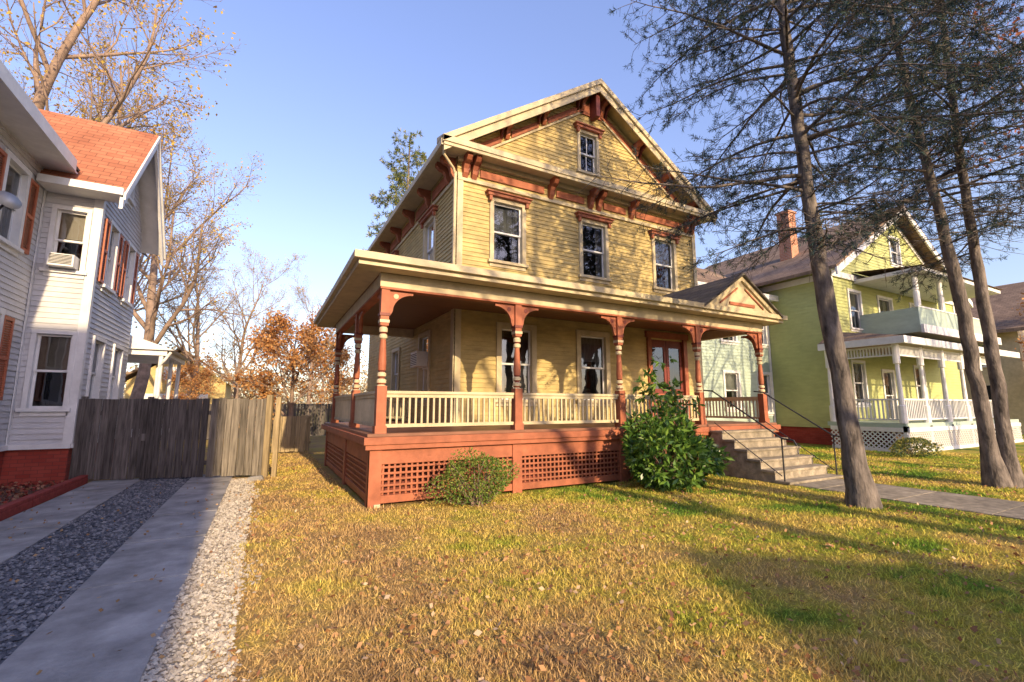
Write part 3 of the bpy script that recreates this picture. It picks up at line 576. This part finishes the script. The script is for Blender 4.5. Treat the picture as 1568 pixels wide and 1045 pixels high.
gg.hexa([(-2.1,37.5,3.2),(-5.25,37.5,5.4),(-5.25,44.5,5.4),(-2.1,44.5,3.2),(-2.1,37.5,3.35),(-5.25,37.5,5.55),(-5.25,44.5,5.55),(-2.1,44.5,3.35)],1)
gg.poly([(-8,38,3.2),(-2.5,38,3.2),(-5.25,38,5.3)],0); gg.box(-6.1,-5.4,37.93,37.99,3.3,4.2,2); gg.box(-5.1,-4.4,37.93,37.99,3.3,4.2,2); gg.box(-7,-3.5,37.92,37.99,0,2.4,2); gg.done()
# unseen buildings across the street (behind the viewer), added for their shade
ac=M("added_shade_building",[LSID,SHING,DARK,WHITE]); ac.box(-16,.75,-30,-18,0,14.2,0); ac.box(-16.3,.95,-30.2,-17.8,14.2,14.5,3)  # added out of view, sized to shade the driveway and lower left wing
for zz in (1.5,4.8,8.1,11.4):
    for xx in (-14,-11,-8,-5,-2): ac.box(xx,xx+1.1,-18,-17.96,zz,zz+1.7,2); ac.box(xx-.1,xx+1.2,-18,-17.93,zz-.1,zz,3)
ac.done()
gh=M("added_shade_house",[BSID,SHINGB,DARK,WHITE]); gh.box(1.6,13.0,-28,-18,0,5.2,0)  # added out of view, gable shaped for the shadow edge on the lawn
gh.poly([(1.6,-18,5.2),(13,-18,5.2),(5.3,-18,7.6)]); 
for x2 in (1.2,13.4): gh.hexa([(5.3,-17.6,7.7),(x2,-17.6,5.0),(x2,-28.4,5.0),(5.3,-28.4,7.7),(5.3,-17.6,7.85),(x2,-17.6,5.15),(x2,-28.4,5.15),(5.3,-28.4,7.85)],1)
for xx in (2.6,6.8,10):
    for zz in (1.2,3.6): gh.box(xx,xx+.9,-18,-17.95,zz,zz+1.3,2)
gh.done()
# ------------------------------------------------------------------ TREES
def rv(s=1): return V((R.gauss(0,s),R.gauss(0,s),R.gauss(0,s)))
def grow(m,p,d,Ln,r,lev,mx,cfg,tips):
    ns=max(3,int(Ln/cfg['seg'])) if lev<mx else 3
    st_=Ln/ns; pts=[p.copy()]; rs=[r]; ds=[d.copy()]; end=.25 if lev else .12
    for i in range(ns):
        d=(d+rv(cfg['jit']*(1 if lev else .45))+V((0,0,cfg['up'][min(lev,len(cfg['up'])-1)]))).normalized(); p=p+d*st_; pts.append(p.copy()); ds.append(d.copy()); rs.append(max(.0035,r*(1-(i+1)/ns*(1-end))))
    m.tube(pts,rs,(8,6,5,3,3,3)[min(lev,5)])
    if lev>=mx: tips.append((pts[-1],d)); tips.append((pts[len(pts)//2],d)); return
    nc=cfg['n'][lev]
    for k in range(nc):
        f=cfg['start'][lev]+(1-cfg['start'][lev])*(k+R.random())/nc; j=min(ns-1,int(f*ns)); t=f*ns-j; q=pts[j].lerp(pts[j+1],t); dd=ds[j+1]
        perp=dd.cross(rv()).normalized(); an=math.radians(R.uniform(*cfg['ang'])); nd=(dd*math.cos(an)+perp*math.sin(an)).normalized()
        l2=Ln*cfg['len'][lev]*R.uniform(.7,1.15)*(1.15-.6*f); rr=rs[j]*.55
        grow(m,q,nd,l2,max(.005,min(rr,r*.6)),lev+1,mx,cfg,tips)
DEC=dict(seg=.6,jit=.09,up=[.02,.07,.06,.04,.02],n=[14,8,7,5],start=[.2,.2,.12,.1],ang=(25,55),len=[.50,.5,.5,.5])
def bare(name,seed,loc,Ht,r,scale=1,rotz=0,leafmat=None,nl=0,ls=.08,mt=TWIG,cfg=DEC,mx=4):
    R.seed(seed); E_=root(name); m=M("branches",[mt],E_); tips=[]
    grow(m,V((0,0,-.1)),V((R.uniform(-.05,.05),R.uniform(-.05,.05),1)).normalized(),Ht,r,0,mx,cfg,tips); m.done(smooth=True)
    if nl:
        idx=rng.integers(0,len(tips),nl); Pt=np.array([tips[i][0] for i in idx])+rng.normal(size=(nl,3))*.13; D=rng.normal(size=(nl,3)); D[:,2]-=.6
        leaves("leaves",Pt,D,ls*(.6+.8*rng.random(nl)),ls*.7,leafmat,E_)
    E_.location=loc; E_.rotation_euler=(0,0,rotz); E_.scale=(scale,)*3
    return E_
def dup(src,name,loc,s,rz):
    e=root(name); e.location=loc; e.scale=(s,)*3; e.rotation_euler=(0,0,rz)
    for c in src.children: 
        o=bpy.data.objects.new(c.name,c.data); link(o,e)
    return e
YL=ramp_island("yellowing_leaves",[(.45,.28,.06),(.6,.42,.08),(.4,.32,.08),(.55,.30,.10)],.7,.3)
OL=ramp_island("orange_oak_leaves",[(.36,.14,.05),(.54,.26,.09),(.62,.36,.14),(.28,.13,.06)],.7,.35)
RL=ramp_island("russet_oak_leaves",[(.22,.06,.04),(.36,.11,.06),(.42,.17,.09),(.15,.05,.04)],.7,.25)
t1=bare("bare_tree",3,(-8.6,24,0),15,.28,scale=1.36,rotz=2.2,leafmat=YL,nl=6000,ls=.10)
t2=bare("bare_tree",11,(-14,20,0),17,.30,scale=1.15,rotz=1,leafmat=YL,nl=6000,ls=.10)
dup(t1,"bare_tree",(-5.6,28,0),1.12,5.2); dup(t2,"bare_tree",(-8.2,33,0),1.12,2.6)
dup(t1,"bare_tree",(-2.0,46,0),.85,2.); dup(t2,"bare_tree",(3.2,42,0),.62,1.); dup(t1,"bare_tree",(-11,40,0),1.1,4.); dup(t2,"bare_tree",(-4.2,37,0),.72,3.)
dup(t1,"bare_tree",(26,30,0),.75,1.2); dup(t2,"bare_tree",(36,32,0),.75,.4); dup(t1,"bare_tree",(34,17,0),.9,3.3); dup(t2,"bare_tree",(20,34,0),.6,3.3)
OC=dict(DEC); OC.update(n=[12,7,5,4],start=[.12,.15,.15,.1],len=[.6,.55,.5,.5],ang=(28,62))
o1=bare("oak_tree",21,(1.0,20.5,0),4.7,.12,leafmat=OL,nl=7000,ls=.12,cfg=OC)
dup(o1,"oak_tree",(-4.2,35,0),.8,1); dup(o1,"oak_tree",(30,26,0),1.9,2); dup(o1,"oak_tree",(38,6.5,0),1.3,2); dup(o1,"oak_tree",(5,50,0),1.6,3)
# unseen street trees, added to dapple the facades with shade
SP=dict(DEC,n=[12,6,5,3],start=[.3,.25,.2,.1],len=[.5,.5,.5,.5])
s1=bare("bare_tree",41,(9.6,-8.5,0),16,.24,cfg=SP,mx=3); dup(s1,"bare_tree",(6.9,-13,0),1.15,2.4); dup(s1,"bare_tree",(8.4,-5.4,0),.95,4.2); dup(s1,"bare_tree",(20,-6,0),.95,1.); dup(s1,"bare_tree",(27,-8,0),1.05,3.); dup(t2,"bare_tree",(23.5,-5,0),.8,2.)
n=70000; cx=rng.uniform(-60,90,90); cy=rng.uniform(62,90,90); ch=rng.uniform(3,8,90); idx=rng.integers(0,90,n)
Pt=np.stack([cx[idx]+rng.normal(size=n)*2.2,cy[idx]+rng.normal(size=n)*2,np.abs(ch[idx]*(.5+.42*rng.normal(size=n)))],1)
leaves("distant_tree_line",Pt,rng.normal(size=(n,3)),.45,.3,ramp_island("distant_foliage",[(.30,.22,.16),(.40,.28,.16),(.48,.36,.16),(.26,.24,.15),(.5,.42,.3)],.9,.2))
n=30000; cx=rng.uniform(55,75,30); cy=rng.uniform(-10,50,30); idx=rng.integers(0,30,n)
Pt=np.stack([cx[idx]+rng.normal(size=n)*1.8,cy[idx]+rng.normal(size=n)*2,np.abs(4.5+2.6*rng.normal(size=n))],1)
leaves("distant_tree_line",Pt,rng.normal(size=(n,3)),.45,.3,bpy.data.materials["distant_foliage"])
def pine(name,loc,Ht,r0,seed,z0,nb,lean,Lmax,needles=NEED,dead=.25,sub=.17,E_=None,nn=20,nl=.09,nw=.010):
    R.seed(seed); E_=E_ or root(name); m=M("trunk_and_branches",[BARK],E_); base=V(loc); pts=[];rs=[]; K=44
    ph=R.uniform(0,6)
    for i in range(K+1):
        t=i/K; w=.07*math.sin(t*9+ph)*min(1,t*4); w2=.07*math.cos(t*7+ph)*min(1,t*4)
        pts.append(base+V((lean[0]*t+w+R.gauss(0,.01),lean[1]*t+w2+R.gauss(0,.01),Ht*t-.1))); rs.append(r0*(1-.88*t)*R.uniform(.94,1.07)+(.10*max(0,1-t*22/1.2)))
    m.tube(pts,rs,14); np_=[];nd_=[]
    for b in range(nb):
        z=z0+(Ht-z0-.3)*((b+R.random())/nb); t=z/Ht; j=min(K-1,int(t*K)); q=pts[j].lerp(pts[j+1],t*K-j)
        az=R.uniform(0,6.283); Lb=Lmax*(1-.75*((z-z0)/(Ht-z0))**1.3)*R.uniform(.5,1.1); 
        if z<z0+1.2: Lb*=.55
        d=V((math.cos(az),math.sin(az),R.uniform(-.1,.35))).normalized(); ns=9; bp=[q];ds=[]; live=(z>z0+Ht*.10) or R.random()>dead*2
        for i in range(ns):
            d=(d+V((0,0,-.085+.014*i))+rv(.07)).normalized(); bp.append(bp[-1]+d*(Lb/ns)); ds.append(d.copy())
        rb=.009+.008*Lb; m.tube(bp,[rb*(1-.85*i/ns) for i in range(ns+1)],5)
        nsb=int(Lb/sub*1.3)
        for s in range(nsb):
            f=.15+.85*(s+R.random())/nsb; i=min(ns-1,int(f*ns)); p=bp[i].lerp(bp[i+1],f*ns-i); side=ds[i].cross(V((0,0,1))).normalized()*(1 if s%2 else -1)
            dd=(side*.9+ds[i]*.6+rv(.28)+V((0,0,-.15))).normalized(); l=R.uniform(.3,.85)*(1.2-.6*f); a=p+dd*l*.5; dd2=(dd+rv(.25)+V((0,0,-.12))).normalized(); c=a+dd2*l*.5
            m.tube([p,a,c],[.007,.0055,.003],3)
            for k in range(3):
                g=p.lerp(a,R.random()) if k==0 else a.lerp(c,R.random()); d3=(dd2+rv(.6)).normalized(); e=g+d3*R.uniform(.12,.36); m.tube([g,e],[.0045,.0025],3)
                if live and R.random()<.7: np_.append(e);nd_.append(d3)
            if live and R.random()<.8: np_.append(c);nd_.append(dd2)
    m.done(smooth=True)
    if np_:
        A=np.repeat(np.array(np_),nn,0); D=np.repeat(np.array(nd_),nn,0); k=len(A); A=A-D*rng.random((k,1))*.16
        leaves("needles",A,D*.7+rng.normal(size=(k,3))*.6,nl*(.7+.6*rng.random(k)),nw,needles,E_)
    return E_
pine("pine_tree",(8.6,4.05,0),16.5,.16,5,4.3,150,(-.9,.45),3.8)
pe=pine("pine_tree",(13.0,3.68,0),15.5,.14,8,4.8,110,(-1.3,.5),3.0)
pine("pine_tree",(13.22,3.56,0),15.5,.13,9,4.8,100,(-.1,-.1),3.0,E_=pe)
pine("pine_tree",(7.9,30,0),20.8,.3,10,11,62,(0,0),3.6,needles=NEED2,sub=.3,nn=14,nl=.26,nw=.045)
bare("oak_tree",31,(16.2,1.5,0),13,.14,leafmat=RL,nl=2600,ls=.13,cfg=dict(DEC,n=[9,6,4,3],len=[.55,.5,.5,.5],ang=(28,62)),mt=BARK)
def shrub(name,c,rad,nst,nleaf,L,W,mt,whorl=1,seed=1,droop=0.,extra=()):
    R.seed(seed); E_=root(name); m=M("stems",[TWIG],E_); c=np.array(c,float); rad=np.array(rad,float); lum=[(rng.normal(size=3)*.5,rng.uniform(.45,.7)) for _ in range(9)]
    u=unit(rng.normal(size=(nleaf,3))); s=np.ones(nleaf)*.66
    for (d,w) in lum: s=np.maximum(s,.66+.48*np.exp(-((u-d/np.linalg.norm(d))**2).sum(1)/(.18*w*2)))
    rr=s*(1-.45*rng.random(nleaf)**2.2); Pt=c+u*rad*rr[:,None]; 
    for (q,rq,k) in extra: Pt=np.concatenate([Pt,np.array(q)+rng.normal(size=(k,3))*np.array(rq)]); u=np.concatenate([u,unit(rng.normal(size=(k,3)))])
    kk=Pt[:,2]>.06; Pt=Pt[kk]; u=u[kk]
    for i in range(nst):
        p=V((c[0]+R.gauss(0,.06),c[1]+R.gauss(0,.06),0)); q=V(Pt[R.randrange(len(Pt))]); mid=p.lerp(q,.5)+rv(.04); m.tube([p,mid,q],[.014,.010,.004],4)
    for (q,rq,k) in extra: m.tube([V((c[0],c[1],.3)),V(q)],[.015,.008],4)
    m.done(); A=np.repeat(Pt,whorl,0); D=np.repeat(u,whorl,0)+rng.normal(size=(len(A),3))*.8; D[:,2]-=droop
    leaves("leaves",A,D,L*(.6+.6*rng.random(len(A))),W,mt,E_)
shrub("boxwood_shrub",(3.15,7.05,.42),(.84,.5,.50),30,5200,.045,.022,ramp_island("boxwood_leaves",[(.05,.10,.02),(.11,.20,.035),(.19,.27,.05),(.30,.32,.07)],.5,.25),1,2)
shrub("rhododendron_shrub",(7.2,6.8,.58),(1.3,.8,.82),40,1050,.17,.055,ramp_island("rhododendron_leaves",[(.035,.08,.02),(.07,.16,.03),(.14,.26,.04),(.22,.34,.06)],.30,.3,.5),6,3,.35,
   extra=(((7.6,7.1,1.5),(.28,.2,.14),60),((7.2,7.1,2.05),(.18,.13,.25),36),((7.9,7.2,1.9),(.16,.1,.15),28)))
shrub("hedge_shrub",(18.2,7.0,.3),(.9,.6,.4),10,2500,.07,.04,NEED2,1,4)
# ------------------------------------------------------------------ light / sky / camera
EL=math.radians(20); AZ=math.radians(3)
S=V((math.sin(AZ)*math.cos(EL),-math.cos(AZ)*math.cos(EL),math.sin(EL)))
sl_=bpy.data.lights.new("sun",'SUN'); sl_.energy=5; sl_.angle=math.radians(.5); sl_.color=(1.42,1.08,.64); so=link(bpy.data.objects.new("sun",sl_)); so.rotation_euler=S.to_track_quat('Z','Y').to_euler(); so.location=(0,-20,20)
w=bpy.data.worlds.new("World"); SC.world=w; w.use_nodes=True; N=w.node_tree.nodes; Lk=w.node_tree.links; bg=N["Background"]
sk=N.new("ShaderNodeTexSky"); sk.sky_type='NISHITA'; sk.sun_disc=False; sk.sun_elevation=EL; sk.sun_rotation=math.pi-AZ; sk.air_density=1.; sk.dust_density=1.; sk.ozone_density=1.5
tc=N.new("ShaderNodeTexCoord"); sx=N.new("ShaderNodeSeparateXYZ"); Lk.new(tc.outputs["Generated"],sx.inputs[0])
rp=N.new("ShaderNodeValToRGB"); rp.color_ramp.elements[0].position=0; rp.color_ramp.elements[0].color=(.62,.56,.56,1); rp.color_ramp.elements[1].position=.7; rp.color_ramp.elements[1].color=(1,.86,1,1)
em=rp.color_ramp.elements.new(.35); em.color=(.88,.74,.80,1)
Lk.new(sx.outputs[2],rp.inputs[0]); vm=N.new("ShaderNodeVectorMath"); vm.operation='MULTIPLY'; Lk.new(sk.outputs[0],vm.inputs[0]); Lk.new(rp.outputs[0],vm.inputs[1])
v2=N.new("ShaderNodeVectorMath"); v2.operation='SCALE'; v2.inputs["Scale"].default_value=2.7; Lk.new(vm.outputs[0],v2.inputs[0]); Lk.new(v2.outputs[0],bg.inputs[0]); bg.inputs[1].default_value=.15
cam=bpy.data.cameras.new("camera"); cam.lens=16; cam.sensor_width=36; cam.clip_end=1000; cam.clip_start=.05; co=link(bpy.data.objects.new("camera",cam)); co.location=(0,0,1.6); co.rotation_euler=(math.radians(90+8.1),0,math.radians(-28.3)); SC.camera=co
SC.view_settings.view_transform='Standard'; SC.view_settings.look='None'; SC.view_settings.exposure=0
